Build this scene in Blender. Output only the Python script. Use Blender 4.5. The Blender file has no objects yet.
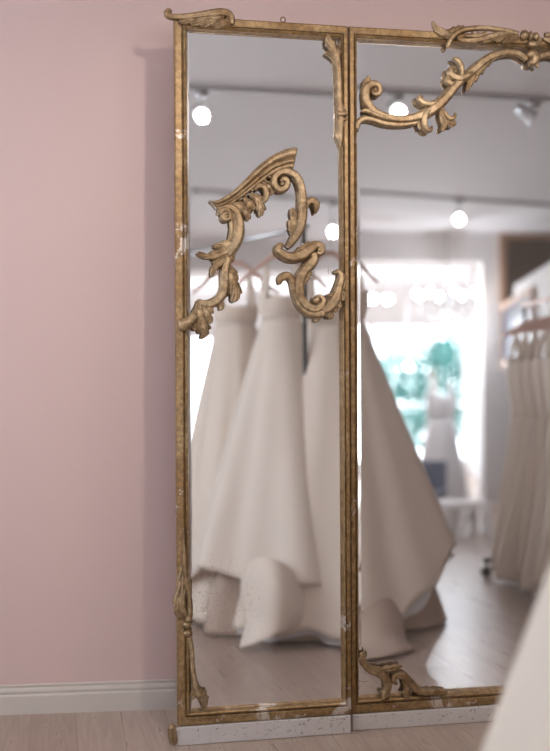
import bpy, math, random
from mathutils import Vector, Matrix
random.seed(7)
SC = bpy.context.scene
COL = SC.collection
PI = math.pi
# ------------------------------------------------------------------ camera constants
F = 1100.0; CAMH = 1.25; PITCH = math.atan(25.5 / F)
CAM = Vector((0, 0, CAMH))
def ray(px, py):
    x = (px - 275) / F; y = (375.5 - py) / F
    c, s = math.cos(PITCH), math.sin(PITCH)
    return Vector((x, c + y * s, -s + y * c))
def on_floor(px, py, z=0.0):
    d = ray(px, py); return CAM + d * ((z - CAMH) / d.z)

class Plane:                                  # a leaning mirror panel: u along it, v up it, n towards the room
    def __init__(s, o, yaw, lean):
        s.o = o; s.yaw = math.radians(yaw); s.lean = math.radians(lean)
        s.u = Vector((math.cos(s.yaw), math.sin(s.yaw), 0))
        h = Vector((-math.sin(s.yaw), math.cos(s.yaw), 0))
        s.v = Vector((0, 0, math.cos(s.lean))) + h * math.sin(s.lean)
        s.n = s.u.cross(s.v)
    def hit(s, px, py, w=0.0):
        d = ray(px, py); o = s.o + s.n * w
        return CAM + d * ((o - CAM).dot(s.n) / d.dot(s.n))
    def uv(s, px, py):
        p = s.hit(px, py) - s.o; return p.dot(s.u), p.dot(s.v)
    def refl(s, px, py, w=-.012):
        p = s.hit(px, py, w); d = ray(px, py); return p, d - 2 * d.dot(s.n) * s.n
    def at_z(s, px, py, z):                   # where the room seen in the mirror at this pixel has height z
        p, r = s.refl(px, py); return p + r * ((z - p.z) / r.z)
    def at_depth(s, px, py, dep):
        p, r = s.refl(px, py); return p + r * (dep - p.y)
PL_L = Plane(on_floor(172.5, 746), 11.9, 1.5)
PL_R = Plane(on_floor(351.7, 730.5), 11.2, 1.06)

# ------------------------------------------------------------------ object helpers
def link(o): COL.objects.link(o); return o
def mesh_obj(name, verts, faces, mat, parent=None, smooth=True):
    me = bpy.data.meshes.new(name)
    me.from_pydata([tuple(v) for v in verts], [], faces)
    me.validate(); me.update()
    if smooth:
        for p in me.polygons: p.use_smooth = True
    if mat: me.materials.append(mat)
    o = link(bpy.data.objects.new(name, me))
    if parent: o.parent = parent
    return o
class MB:
    def __init__(s): s.v = []; s.f = []
    def add(s, verts, faces):
        b = len(s.v); s.v += [tuple(v) for v in verts]; s.f += [tuple(i + b for i in f) for f in faces]
    def box(s, x0, x1, y0, y1, z0, z1):
        v = [(x, y, z) for z in (z0, z1) for y in (y0, y1) for x in (x0, x1)]
        s.add(v, [(0, 2, 3, 1), (4, 5, 7, 6), (0, 1, 5, 4), (2, 6, 7, 3), (0, 4, 6, 2), (1, 3, 7, 5)])
    def tube(s, pts, r, n=10, caps=True):
        pts = [Vector(p) for p in pts]; m = len(pts)
        rs = r if isinstance(r, (list, tuple)) else [r] * m
        vs = []; up = None
        for i, p in enumerate(pts):
            t = (pts[min(i + 1, m - 1)] - pts[max(i - 1, 0)]).normalized()
            if up is None: up = Vector((0, 0, 1)) if abs(t.z) < .9 else Vector((1, 0, 0))
            a = t.cross(up).normalized(); b = a.cross(t).normalized(); up = b
            for k in range(n):
                q = 2 * PI * k / n; vs.append(p + (a * math.cos(q) + b * math.sin(q)) * rs[i])
        fs = [(i * n + k, i * n + (k + 1) % n, (i + 1) * n + (k + 1) % n, (i + 1) * n + k) for i in range(m - 1) for k in range(n)]
        if caps: fs += [tuple(range(n - 1, -1, -1)), tuple((m - 1) * n + k for k in range(n))]
        s.add(vs, fs)
    def lathe(s, prof, c=(0, 0, 0), n=24, axis=None):
        M = Matrix.Identity(3)
        if axis is not None: M = Vector((0, 0, 1)).rotation_difference(Vector(axis)).to_matrix()
        c = Vector(c); vs = []
        for r, z in prof:
            for k in range(n):
                q = 2 * PI * k / n; vs.append(c + M @ Vector((r * math.cos(q), r * math.sin(q), z)))
        m = len(prof)
        fs = [(i * n + k, i * n + (k + 1) % n, (i + 1) * n + (k + 1) % n, (i + 1) * n + k) for i in range(m - 1) for k in range(n)]
        fs += [tuple(range(n - 1, -1, -1)), tuple((m - 1) * n + k for k in range(n))]
        s.add(vs, fs)
    def ball(s, c, r, n=14, sc=(1, 1, 1)):
        c = Vector(c); prof = []
        vs = []; m = n // 2
        for i in range(m + 1):
            a = PI * (i + .02 * (i == 0) - .02 * (i == m)) / m
            for k in range(n):
                q = 2 * PI * k / n
                vs.append(c + Vector((r * sc[0] * math.sin(a) * math.cos(q), r * sc[1] * math.sin(a) * math.sin(q), r * sc[2] * math.cos(a))))
        fs = [(i * n + k, (i + 1) * n + k, (i + 1) * n + (k + 1) % n, i * n + (k + 1) % n) for i in range(m) for k in range(n)]
        s.add(vs, fs)
    def build(s, name, mat, parent=None, smooth=True):
        return mesh_obj(name, s.v, s.f, mat, parent, smooth)
def bevel(o, w, seg=2):
    m = o.modifiers.new('bevel', 'BEVEL'); m.width = w; m.segments = seg; m.limit_method = 'ANGLE'; return o
def tag(o, label=None, cat=None, group=None, kind=None):
    if label: o['label'] = label
    if cat: o['category'] = cat
    if group: o['group'] = group
    if kind: o['kind'] = kind
    return o
def empty(name, loc, rot=(0, 0, 0)):
    o = link(bpy.data.objects.new(name, None)); o.location = loc; o.rotation_euler = rot; o.empty_display_size = .1; return o
def structure(o): o['kind'] = 'structure'; return o
def copy_tree(o, parent=None):
    c = o.copy(); COL.objects.link(c)
    if parent: c.parent = parent
    for ch in o.children: copy_tree(ch, c)
    return c

# ------------------------------------------------------------------ materials
def new_mat(name):
    m = bpy.data.materials.new(name); m.use_nodes = True
    nt = m.node_tree; b = nt.nodes['Principled BSDF']; return m, nt, b
def N(nt, t, **kw):
    n = nt.nodes.new(t)
    for k, v in kw.items():
        if k in n.inputs: n.inputs[k].default_value = v
        else: setattr(n, k, v)
    return n
def ramp(nt, fac, stops):
    r = nt.nodes.new('ShaderNodeValToRGB'); e = r.color_ramp.elements
    while len(e) < len(stops): e.new(.5)
    for el, (p, c) in zip(e, stops):
        el.position = p; el.color = (c[0], c[1], c[2], 1) if isinstance(c, (tuple, list)) else (c, c, c, 1)
    nt.links.new(fac, r.inputs['Fac']); return r.outputs['Color']
def mix(nt, fac, a, b, mode='MIX'):
    n = nt.nodes.new('ShaderNodeMix'); n.data_type = 'RGBA'; n.blend_type = mode
    for s, v in ((n.inputs[0], fac), (n.inputs[6], a), (n.inputs[7], b)):
        if hasattr(v, 'is_linked'): nt.links.new(v, s)
        elif isinstance(v, (tuple, list)): s.default_value = (v[0], v[1], v[2], 1)
        else: s.default_value = v
    return n.outputs[2]
def noise(nt, vec, scale, detail=4, rough=.6, dist=0.0):
    n = N(nt, 'ShaderNodeTexNoise', Scale=scale, Detail=detail, Roughness=rough, Distortion=dist)
    if vec is not None: nt.links.new(vec, n.inputs['Vector'])
    return n.outputs['Fac']
def bump(nt, b, h, strength=.2, dist=.01):
    n = N(nt, 'ShaderNodeBump', Strength=strength, Distance=dist)
    nt.links.new(h, n.inputs['Height']); nt.links.new(n.outputs['Normal'], b.inputs['Normal'])
def plain(name, col, rough=.5, metal=0.0, var=.06, scale=6.0, bmp=0.0, **kw):
    m, nt, b = new_mat(name)
    geo = N(nt, 'ShaderNodeTexCoord').outputs['Object']
    f = noise(nt, geo, scale)
    c = mix(nt, f, tuple(x * (1 - var) for x in col), tuple(min(1, x * (1 + var)) for x in col))
    nt.links.new(c, b.inputs['Base Color'])
    b.inputs['Roughness'].default_value = rough; b.inputs['Metallic'].default_value = metal
    for k, v in kw.items(): b.inputs[k].default_value = v
    if bmp: bump(nt, b, noise(nt, geo, scale * 20), bmp, .002)
    return m
def emitter(name, col, st):
    m, nt, b = new_mat(name)
    b.inputs['Base Color'].default_value = (*col, 1); b.inputs['Emission Color'].default_value = (*col, 1)
    b.inputs['Emission Strength'].default_value = st; return m

def make_gilt(name, base, dark, pale, chips=.30, metal=.42):
    """antique gilding: blotchy brown wash, rubbed pale patches, a few chips of white gesso"""
    m, nt, b = new_mat(name)
    co = N(nt, 'ShaderNodeTexCoord').outputs['Object']
    n1 = noise(nt, co, 9, 6, .65)
    n2 = noise(nt, co, 55, 5, .7)
    n3 = noise(nt, co, 5.5, 8, .72, .6)
    c = mix(nt, ramp(nt, n1, [(.35, 0), (.68, 1)]), base, pale)
    c = mix(nt, ramp(nt, n2, [(.42, .55), (.62, 0)]), c, dark)
    if chips:
        sx = N(nt, 'ShaderNodeSeparateXYZ'); nt.links.new(co, sx.inputs[0])       # knocked off up to shoulder height, not along the top
        m1 = N(nt, 'ShaderNodeMath', operation='MULTIPLY'); nt.links.new(ramp(nt, n3, [(1 - chips - .03, 0), (1 - chips, 1)]), m1.inputs[0])
        m3 = N(nt, 'ShaderNodeMath', operation='LESS_THAN'); nt.links.new(sx.outputs[2], m3.inputs[0]); m3.inputs[1].default_value = 1.95
        nt.links.new(m3.outputs[0], m1.inputs[1]); ch = m1.outputs[0]
        c = mix(nt, ch, c, (.54, .455, .40))
    nt.links.new(c, b.inputs['Base Color'])
    b.inputs['Metallic'].default_value = metal
    nt.links.new(ramp(nt, n2, [(.3, .33), (.7, .5)]), b.inputs['Roughness'])
    bump(nt, b, n2, .25, .002)
    return m
GILT = make_gilt('antique_gilt', (.27, .145, .05), (.055, .028, .011), (.41, .27, .135), .39)
GILT_CARVED = make_gilt('antique_gilt_carving', (.25, .142, .062), (.05, .025, .01), (.52, .375, .225), 0)

def make_plinth():
    m, nt, b = new_mat('chipped_white_paint')
    co = N(nt, 'ShaderNodeTexCoord').outputs['Object']
    mp = N(nt, 'ShaderNodeMapping'); mp.inputs['Scale'].default_value = (1, 1, 1.8); nt.links.new(co, mp.inputs['Vector'])
    n1 = noise(nt, mp.outputs[0], 70, 6, .75); n2 = noise(nt, mp.outputs[0], 3.2, 3, .5)
    n3 = noise(nt, mp.outputs[0], 9, 5, .6)
    c = mix(nt, n3, (.47, .42, .41), (.60, .55, .54))
    mm = N(nt, 'ShaderNodeMath', operation='ADD'); nt.links.new(n1, mm.inputs[0])
    m2 = N(nt, 'ShaderNodeMath', operation='MULTIPLY'); nt.links.new(n2, m2.inputs[0]); m2.inputs[1].default_value = .22
    nt.links.new(m2.outputs[0], mm.inputs[1])
    c = mix(nt, ramp(nt, mm.outputs[0], [(.705, 0), (.76, 1)]), c, (.16, .10, .06))
    nt.links.new(c, b.inputs['Base Color']); b.inputs['Roughness'].default_value = .65
    bump(nt, b, n1, .3, .002); return m
PLINTH = make_plinth()

def make_mirror(name, freckle, film):
    m, nt, b = new_mat(name)
    co = N(nt, 'ShaderNodeTexCoord').outputs['Object']
    b.inputs['Base Color'].default_value = (.945, .94, .95, 1)
    b.inputs['Metallic'].default_value = 1; b.inputs['Roughness'].default_value = 0.0
    d = N(nt, 'ShaderNodeBsdfDiffuse'); d.inputs['Color'].default_value = (.52, .48, .47, 1)
    # worn silvering: freckles that gather low in the glass, and a faint film of dust everywhere
    sp = N(nt, 'ShaderNodeVectorMath', operation='DISTANCE'); nt.links.new(co, sp.inputs[0]); sp.inputs[1].default_value = (.13, 0, .42)
    near = ramp(nt, sp.outputs['Value'], [(.05, freckle), (.22, 0)])
    f = noise(nt, co, 130, 5, .8)
    f2 = ramp(nt, f, [(.56, 0), (.66, .55)])
    mul = N(nt, 'ShaderNodeMath', operation='MULTIPLY'); nt.links.new(near, mul.inputs[0]); nt.links.new(f2, mul.inputs[1])
    add = N(nt, 'ShaderNodeMath', operation='ADD'); nt.links.new(mul.outputs[0], add.inputs[0]); add.inputs[1].default_value = film
    mx = N(nt, 'ShaderNodeMixShader'); nt.links.new(add.outputs[0], mx.inputs[0])
    nt.links.new(b.outputs[0], mx.inputs[1]); nt.links.new(d.outputs[0], mx.inputs[2])
    nt.links.new(mx.outputs[0], nt.nodes['Material Output'].inputs['Surface']); return m
MIRROR_AGED = make_mirror('aged_mirror', 1, .07); MIRROR = make_mirror('silvered_mirror', 0, .07)

def make_floor():
    m, nt, b = new_mat('whitewashed_oak_planks')
    geo = N(nt, 'ShaderNodeNewGeometry').outputs['Position']
    mp = N(nt, 'ShaderNodeMapping'); mp.inputs['Rotation'].default_value = (0, 0, math.radians(90 - 11.2 - 180))
    mp.inputs['Location'].default_value = (0, .058, 0)
    nt.links.new(geo, mp.inputs['Vector'])
    br = N(nt, 'ShaderNodeTexBrick', Scale=1.0)
    br.inputs['Brick Width'].default_value = 1.7; br.inputs['Row Height'].default_value = .15
    br.inputs['Mortar Size'].default_value = .0016; br.inputs['Mortar Smooth'].default_value = .3; br.inputs['Bias'].default_value = 0
    br.inputs['Color1'].default_value = (.0, .0, .0, 1); br.inputs['Color2'].default_value = (1, 1, 1, 1); br.inputs['Mortar'].default_value = (.5, .5, .5, 1)
    br.offset = .37
    nt.links.new(mp.outputs[0], br.inputs['Vector'])
    gm = N(nt, 'ShaderNodeMapping'); gm.inputs['Scale'].default_value = (1.6, 26, 1); nt.links.new(mp.outputs[0], gm.inputs['Vector'])
    ad = N(nt, 'ShaderNodeVectorMath', operation='MULTIPLY_ADD'); nt.links.new(br.outputs['Color'], ad.inputs[0]); ad.inputs[1].default_value = (7, 7, 7); nt.links.new(gm.outputs[0], ad.inputs[2])
    g1 = noise(nt, ad.outputs[0], 1.2, 6, .62, 1.2)
    g2 = noise(nt, geo, 1.1, 3)
    c = mix(nt, br.outputs['Color'], (.345, .25, .20), (.425, .325, .27))
    c = mix(nt, ramp(nt, g1, [(.38, .42), (.6, 0)]), c, (.25, .18, .145))
    c = mix(nt, ramp(nt, g1, [(.58, 0), (.78, .5)]), c, (.49, .42, .375))
    c = mix(nt, br.outputs['Fac'], c, (.26, .19, .15))
    nt.links.new(c, b.inputs['Base Color'])
    nt.links.new(ramp(nt, g1, [(.3, .34), (.7, .26)]), b.inputs['Roughness'])
    bump(nt, b, g1, .08, .002); return m
FLOOR = make_floor()
PINK = plain('pink_paint', (.55, .392, .368), .75, var=.025, scale=1.4, bmp=.03)
WHITE = plain('white_paint', (.78, .75, .74), .7, var=.02, scale=2)
CEIL = plain('ceiling_paint', (.82, .81, .83), .8, var=.02, scale=2)
TRIM = plain('trim_paint', (.50, .435, .395), .45, var=.03, scale=5)
BLACK = plain('black_metal', (.02, .02, .022), .4, .3)
CHROME = plain('brushed_steel', (.55, .56, .58), .3, 1)
ROSE = plain('rose_copper', (.66, .44, .36), .4, .35)
GREYMETAL = plain('grey_rail', (.36, .345, .345), .5, .1)
DARKWOOD = plain('dark_slats', (.10, .062, .038), .6, var=.25, scale=30)
OAK = plain('oak_frame', (.40, .24, .16), .5, var=.12, scale=12)
BULB = emitter('lit_bulb', (1, .95, .88), 9)
CANDLE = emitter('candle_bulb', (1, .93, .82), 26)
CRYSTAL = plain('crystal', (.9, .92, .95), .05, 0, **{'Transmission Weight': .7})
def make_fabric(name, col, sheen=.3, rough=.55):
    m, nt, b = new_mat(name)
    co = N(nt, 'ShaderNodeTexCoord').outputs['Object']
    c = mix(nt, noise(nt, co, 3, 3), tuple(x * .96 for x in col), col)
    nt.links.new(c, b.inputs['Base Color']); b.inputs['Roughness'].default_value = rough
    b.inputs['Sheen Weight'].default_value = sheen
    w = noise(nt, co, 320, 2); bump(nt, b, w, .12, .001)
    tr = N(nt, 'ShaderNodeBsdfTranslucent'); nt.links.new(c, tr.inputs['Color'])
    mx = N(nt, 'ShaderNodeMixShader'); mx.inputs[0].default_value = .22
    nt.links.new(b.outputs[0], mx.inputs[1]); nt.links.new(tr.outputs[0], mx.inputs[2])
    nt.links.new(mx.outputs[0], nt.nodes['Material Output'].inputs['Surface']); return m
SATIN = make_fabric('ivory_satin', (.88, .79, .70))
SATIN_B = make_fabric('champagne_satin', (.86, .76, .66))
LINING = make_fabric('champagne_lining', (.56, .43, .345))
TULLE = make_fabric('white_tulle', (.82, .80, .80))
LEAF = plain('tree_foliage', (.028, .15, .135), .6, var=.3, scale=2)
TRUNK = plain('tree_bark', (.25, .2, .17), .8)

# ------------------------------------------------------------------ carving tools (local axes of a panel: x=u, -y=towards room, z=v)
HEFT = 1.14
MPP = .00318                                     # metres per photo pixel on the mirror
def crom(p, n):
    """Catmull-Rom through rows of p (tuples of any length), n samples, evened by arc length"""
    P = [tuple(2 * a - b for a, b in zip(p[0], p[1]))] + list(p) + [tuple(2 * a - b for a, b in zip(p[-1], p[-2]))]
    dense = []
    for i in range(1, len(P) - 2):
        for k in range(24):
            t = k / 24; a, b, c, d = P[i - 1], P[i], P[i + 1], P[i + 2]
            dense.append(tuple(.5 * (2 * b[j] + (c[j] - a[j]) * t + (2 * a[j] - 5 * b[j] + 4 * c[j] - d[j]) * t * t + (3 * b[j] - a[j] - 3 * c[j] + d[j]) * t ** 3) for j in range(len(b))))
    dense.append(tuple(p[-1]))
    L = [0]
    for a, b in zip(dense, dense[1:]): L.append(L[-1] + math.hypot(a[0] - b[0], a[1] - b[1]) + 1e-9)
    out = []; j = 0
    for k in range(n):
        s = L[-1] * k / (n - 1)
        while j < len(L) - 2 and L[j + 1] < s: j += 1
        f = min(1, max(0, (s - L[j]) / (L[j + 1] - L[j])))
        out.append(tuple(x + (y - x) * f for x, y in zip(dense[j], dense[j + 1])))
    return out
class Carver:
    def __init__(s, plane, root): s.pl = plane; s.root = root; s.mirror_u = None
    def P(s, px, py): return s.pl.uv(px, py)
    def out(s, u, v, w): return (u, -w, v)
    def emit(s, name, mb, parent=None, mat=None):
        o = mb.build(name, mat or GILT_CARVED, parent or s.root)
        if s.mirror_u is not None:                 # the symmetrical twin on the far half of a panel
            me = MB(); vs = [(2 * s.mirror_u - x, y, z) for x, y, z in mb.v]
            me.add(vs, [tuple(reversed(f)) for f in mb.f])
            q = None
            if parent is not None and parent in s.twins: q = s.twins[parent]
            t = me.build(name, mat or GILT_CARVED, q or s.root); s.twins[o] = t
        return o
    twins = {}
    def sweep_mb(s, mb, pts, w0=.006, flat=1.0, flute=5, amp=.19, n=None, seg=20, rscale=1.0, ph=0.0, fit=True):
        """pts: (px, py, r_px[, extra lift m])"""
        rows = []
        for p in pts:
            u, v = s.P(p[0], p[1]); rows.append((u, v, p[2] * MPP * rscale, (p[3] if len(p) > 3 else 0.0)))
        n = n or max(16, len(pts) * 9)
        sm = crom(rows, n); vs = []
        for i, (u, v, r, lf) in enumerate(sm):
            r = max(r * HEFT, .0006)
            a = sm[max(i - 1, 0)]; b = sm[min(i + 1, n - 1)]
            tx, tz = b[0] - a[0], b[1] - a[1]; l = math.hypot(tx, tz) or 1; nx, nz = -tz / l, tx / l
            for k in range(seg):
                q = 2 * PI * k / seg
                g = 1 + amp * math.cos(flute * (q - PI / 2) + PI + ph)
                hgt = r * flat * g * math.sin(q)
                vs.append(s.out(u + nx * r * g * math.cos(q), v + nz * r * g * math.cos(q), w0 + lf + hgt))
        fs = [(i * seg + k, i * seg + (k + 1) % seg, (i + 1) * seg + (k + 1) % seg, (i + 1) * seg + k) for i in range(n - 1) for k in range(seg)]
        fs += [tuple(range(seg - 1, -1, -1)), tuple((n - 1) * seg + k for k in range(seg))]
        mb.add(vs, fs)
    def sweep(s, name, pts, parent=None, **kw):
        mb = MB(); s.sweep_mb(mb, pts, **kw); return s.emit(name, mb, parent)
    def leaf_mb(s, mb, pts, lobes=4, depth=.45, w0=.006, dome=.34, n=40, m=7, lean=.85, sides=(1, 1), thick=.006, curl=.006, vein=.0028):
        """acanthus leaf. pts: (px, py, half_width_px[, lift m]) from root to tip"""
        depth = min(.62, depth * 1.4)
        rows = []
        for p in pts:
            u, v = s.P(p[0], p[1]); rows.append((u, v, p[2] * MPP, p[3] if len(p) > 3 else 0.0))
        sm = crom(rows, n); top = []; bot = []
        for i, (u, v, hw, lf) in enumerate(sm):
            t = i / (n - 1); hw = max(hw * 1.28, .0005)
            a = sm[max(i - 1, 0)]; b = sm[min(i + 1, n - 1)]
            tx, tz = b[0] - a[0], b[1] - a[1]; l = math.hypot(tx, tz) or 1; tx /= l; tz /= l; nx, nz = -tz, tx
            fr = (t * lobes) % 1.0
            e = 1 - depth * (1 - fr ** .55) if t < .97 else 1 - depth * .3
            for j in range(-m, m + 1):
                x = j / m; sd = sides[0] if x < 0 else sides[1]
                wd = hw * sd * (1 - (1 - e) * abs(x) ** 1.5)
                sh = lean * hw * sd * abs(x) ** 1.6
                du = nx * wd * x + tx * sh; dv = nz * wd * x + tz * sh
                h = dome * hw * (1 - abs(x) ** 2.2) - vein * math.exp(-(x / .14) ** 2) + vein * .9 * math.cos(abs(x) * 9 - t * lobes * 2 * PI) * (abs(x) * (1 - abs(x)) * 4)
                h += curl * t ** 3 - .0012 * abs(x) ** 3
                top.append(s.out(u + du, v + dv, w0 + lf + h)); bot.append(s.out(u + du * .93, v + dv * .93, w0 + lf + min(h, 0) * .3 + h * .35 - thick))
        W = 2 * m + 1; vs = top + bot; B = len(top); fs = []
        for i in range(n - 1):
            for j in range(W - 1):
                q = (i * W + j, i * W + j + 1, (i + 1) * W + j + 1, (i + 1) * W + j)
                fs.append(q); fs.append(tuple(B + k for k in reversed(q)))
            fs.append((i * W, (i + 1) * W, B + (i + 1) * W, B + i * W))
            k = W - 1; fs.append(((i + 1) * W + k, i * W + k, B + i * W + k, B + (i + 1) * W + k))
        for j in range(W - 1):
            fs.append((j + 1, j, B + j, B + j + 1)); k = (n - 1) * W
            fs.append((k + j, k + j + 1, B + k + j + 1, B + k + j))
        mb.add(vs, fs)
    def leaf(s, name, pts, parent=None, **kw):
        mb = MB(); s.leaf_mb(mb, pts, **kw); return s.emit(name, mb, parent)
    def ball_mb(s, mb, px, py, r, w0=.006, sc=(1, .85, 1)):
        u, v = s.P(px, py); mb.ball(s.out(u, v, w0), r * MPP, 16, sc)
    def ball(s, name, px, py, r, parent=None, w0=.006, sc=(1, .85, 1)):
        mb = MB(); s.ball_mb(mb, px, py, r, w0, sc); return s.emit(name, mb, parent)
    def moulding(s, name, top, bot, prof, parent=None, w0=.0, n=60):
        A = crom([(*s.P(*p), 0) for p in top], n); Bm = crom([(*s.P(*p), 0) for p in bot], n); vs = []; k = len(prof)
        for a, b in zip(A, Bm):
            for t, h in prof: vs.append(s.out(a[0] + (b[0] - a[0]) * t, a[1] + (b[1] - a[1]) * t, w0 + h))
            vs.append(s.out(b[0], b[1], w0 - .006)); vs.append(s.out(a[0], a[1], w0 - .006))
        K = k + 2
        fs = [(i * K + j, i * K + (j + 1) % K, (i + 1) * K + (j + 1) % K, (i + 1) * K + j) for i in range(n - 1) for j in range(K)]
        fs += [tuple(range(K - 1, -1, -1)), tuple((n - 1) * K + j for j in range(K))]
        mb = MB(); mb.add(vs, fs); return s.emit(name, mb, parent)

def frame_mesh(name, u0, u1, v0, v1, widths, prof, root, mat):
    """mitred moulding round a rectangle; widths (left, right, bottom, top); prof rows (fraction in, height)"""
    wl, wr, wb, wt = widths; vs = []
    for f, h in prof:
        for (u, v) in ((u0 + wl * f, v0 + wb * f), (u1 - wr * f, v0 + wb * f), (u1 - wr * f, v1 - wt * f), (u0 + wl * f, v1 - wt * f)):
            vs.append((u, -h, v))
    m = len(prof)
    fs = [(i * 4 + k, i * 4 + (k + 1) % 4, (i + 1) * 4 + (k + 1) % 4, (i + 1) * 4 + k) for i in range(m - 1) for k in range(4)]
    fs += [((m - 1) * 4 + k, (m - 1) * 4 + (k + 1) % 4, (k + 1) % 4, k) for k in range(4)]
    o = mesh_obj(name, vs, fs, mat, root, False)
    return o
PROF = [(0, -.026), (0, -.003), (.03, 0), (.10, .0012), (.52, .0012), (.60, 0), (.63, -.005), (.69, -.006), (.71, .001), (.76, .0045), (.83, .0055), (.90, .0035), (.945, -.001), (.96, -.008), (1, -.0105), (1, -.026)]

def mirror_panel(plane, width, fr, glass_bevel, labels):
    root = empty('mirror_panel', plane.o, (-plane.lean, 0, plane.yaw))
    tag(root, *labels)
    return root

# ================================================================== THE SETTING
HC = 2.64
W0 = on_floor(0, 715.5); W1 = on_floor(173.5, 709)
wd = (W1 - W0); wd.z = 0; wd.normalize(); wyaw = math.atan2(wd.y, wd.x)
wn = Vector((wd.y, -wd.x, 0))                       # into the room
def wall_pt(x): return W0 + wd * ((x - W0.x) / wd.x)
BT = .018                                           # baseboard thickness; its foot line is the measured line
XL, XR = -2.6, 6.6
def slab(name, p, q, z0, z1, th, mat, side=1, skip=None):
    """vertical wall from p to q (xy), thickness th on the outer side"""
    p = Vector((p[0], p[1], 0)); q = Vector((q[0], q[1], 0)); d = (q - p).normalized(); nn = Vector((-d.y, d.x, 0)) * side * th
    mb = MB(); vs = [p, q, q + nn, p + nn]
    vs = [Vector((v.x, v.y, z0)) for v in vs] + [Vector((v.x, v.y, z1)) for v in vs]
    mb.add(vs, [(3, 2, 1, 0), (4, 5, 6, 7), (0, 1, 5, 4), (1, 2, 6, 5), (2, 3, 7, 6), (3, 0, 4, 7)])
    return structure(mb.build(name, mat, None, False))
a = wall_pt(XL - .2) - wn * BT; b = wall_pt(XR + .2) - wn * BT
slab('wall_back', a, b, 0, HC, .12, PINK, 1)
# baseboard: plain board, a step and a small ogee cap (about 9.7 cm high)
prof = [(0, 0), (.018, 0), (.018, .062), (.0165, .066), (.0135, .068), (.0135, .071), (.0150, .074), (.0155, .080), (.013, .086), (.008, .089), (.0075, .092), (.010, .0945), (.010, .098), (.006, .100), (0, .100)]
A0 = wall_pt(XL) - wn * BT; B0 = wall_pt(XR) - wn * BT; vs = []
for p in (A0, B0):
    for t, z in prof: vs.append(p + wn * t + Vector((0, 0, z)))
k = len(prof)
bb = mesh_obj('baseboard_back', vs, [(j, (j + 1) % k, k + (j + 1) % k, k + j) for j in range(k)] + [tuple(range(k - 1, -1, -1)), tuple(range(k, 2 * k))], TRIM, None, False)
structure(bb)

# far side of the room, seen only in the mirror: the opening to the front shop
FA = Vector((3.65, -2.55, 0)); fyaw = math.radians(15.0); fd = Vector((math.cos(fyaw), math.sin(fyaw), 0)); fn = Vector((-fd.y, fd.x, 0))
def far_t(px, py, pl=PL_R):
    p, r = pl.refl(px, py); t = (FA - p).dot(fn) / r.dot(fn); q = p + r * t; return (q - FA).dot(fd), q.z
def far_pt(t, off=0.0): q = FA + fd * t + fn * off; return (q.x, q.y)
t_j, _ = far_t(483, 400); _, z_l = far_t(420, 262)
t_l, _ = far_t(189, 400, PL_L); t_open = t_l - 2.2
print('opening', t_open, t_l, t_j, 'lintel', z_l)
tL = (XL - FA.x) / fd.x - .2; tR = (XR - FA.x) / fd.x + .2
slab('wall_front', far_pt(tL), far_pt(t_open), 0, HC, .14, WHITE, -1)
slab('wall_front_right', far_pt(t_j), far_pt(tR), 0, HC, .14, WHITE, -1)
slab('wall_front_lintel', far_pt(t_open), far_pt(t_j), z_l, HC, .14, WHITE, -1)
# left wall with an added window, out of view, that brings in side daylight
yA = wall_pt(XL).y + .2; yB = far_pt(tL)[1] - .1
WY0, WY1, WZ0, WZ1 = .5, 3.2, 1.15, 2.4
slab('wall_left', (XL, yA), (XL, WY1), 0, HC, .14, WHITE, -1)
slab('wall_left_far', (XL, WY0), (XL, yB), 0, HC, .14, WHITE, -1)
slab('wall_left_sill', (XL, WY1), (XL, WY0), 0, WZ0, .14, WHITE, -1)
slab('wall_left_head', (XL, WY1), (XL, WY0), WZ1, HC, .14, WHITE, -1)
mb = MB()
for y0, y1, z0, z1 in ((WY0, WY0 + .06, WZ0, WZ1), (WY1 - .06, WY1, WZ0, WZ1), (WY0, WY1, WZ0, WZ0 + .06), (WY0, WY1, WZ1 - .06, WZ1), ((WY0 + WY1) / 2 - .025, (WY0 + WY1) / 2 + .025, WZ0, WZ1)):
    mb.box(XL - .10, XL - .05, y0, y1, z0, z1)
structure(mb.build('added_window', WHITE, None, False))
slab('wall_right', (XR, wall_pt(XR).y + .2), (XR, far_pt(tR)[1] - .1), 0, HC, .14, WHITE, 1)
# floor and ceiling run through into the front shop
FS = 3.4                                            # depth of the front shop
fl = [(XL - .3, 4.9), (XR + .4, 4.9), (XR + .4, -7.5), (XL - .3, -9.0)]
mb = MB(); mb.add([(x, y, 0) for x, y in fl] + [(x, y, -.1) for x, y in fl], [(3, 2, 1, 0), (4, 5, 6, 7), (0, 1, 5, 4), (1, 2, 6, 5), (2, 3, 7, 6), (3, 0, 4, 7)])
structure(mb.build('floor', FLOOR, None, False))
cl = [(XL - .3, 4.9), (XR + .4, 4.9), (XR + .4, far_pt(tR, -FS)[1] - .1), (XL - .3, far_pt(tL, -FS)[1] - .1)]
mb = MB(); mb.add([(x, y, HC + .1) for x, y in cl] + [(x, y, HC) for x, y in cl], [(3, 2, 1, 0), (4, 5, 6, 7), (0, 1, 5, 4), (1, 2, 6, 5), (2, 3, 7, 6), (3, 0, 4, 7)])
structure(mb.build('ceiling', CEIL, None, False))
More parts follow.
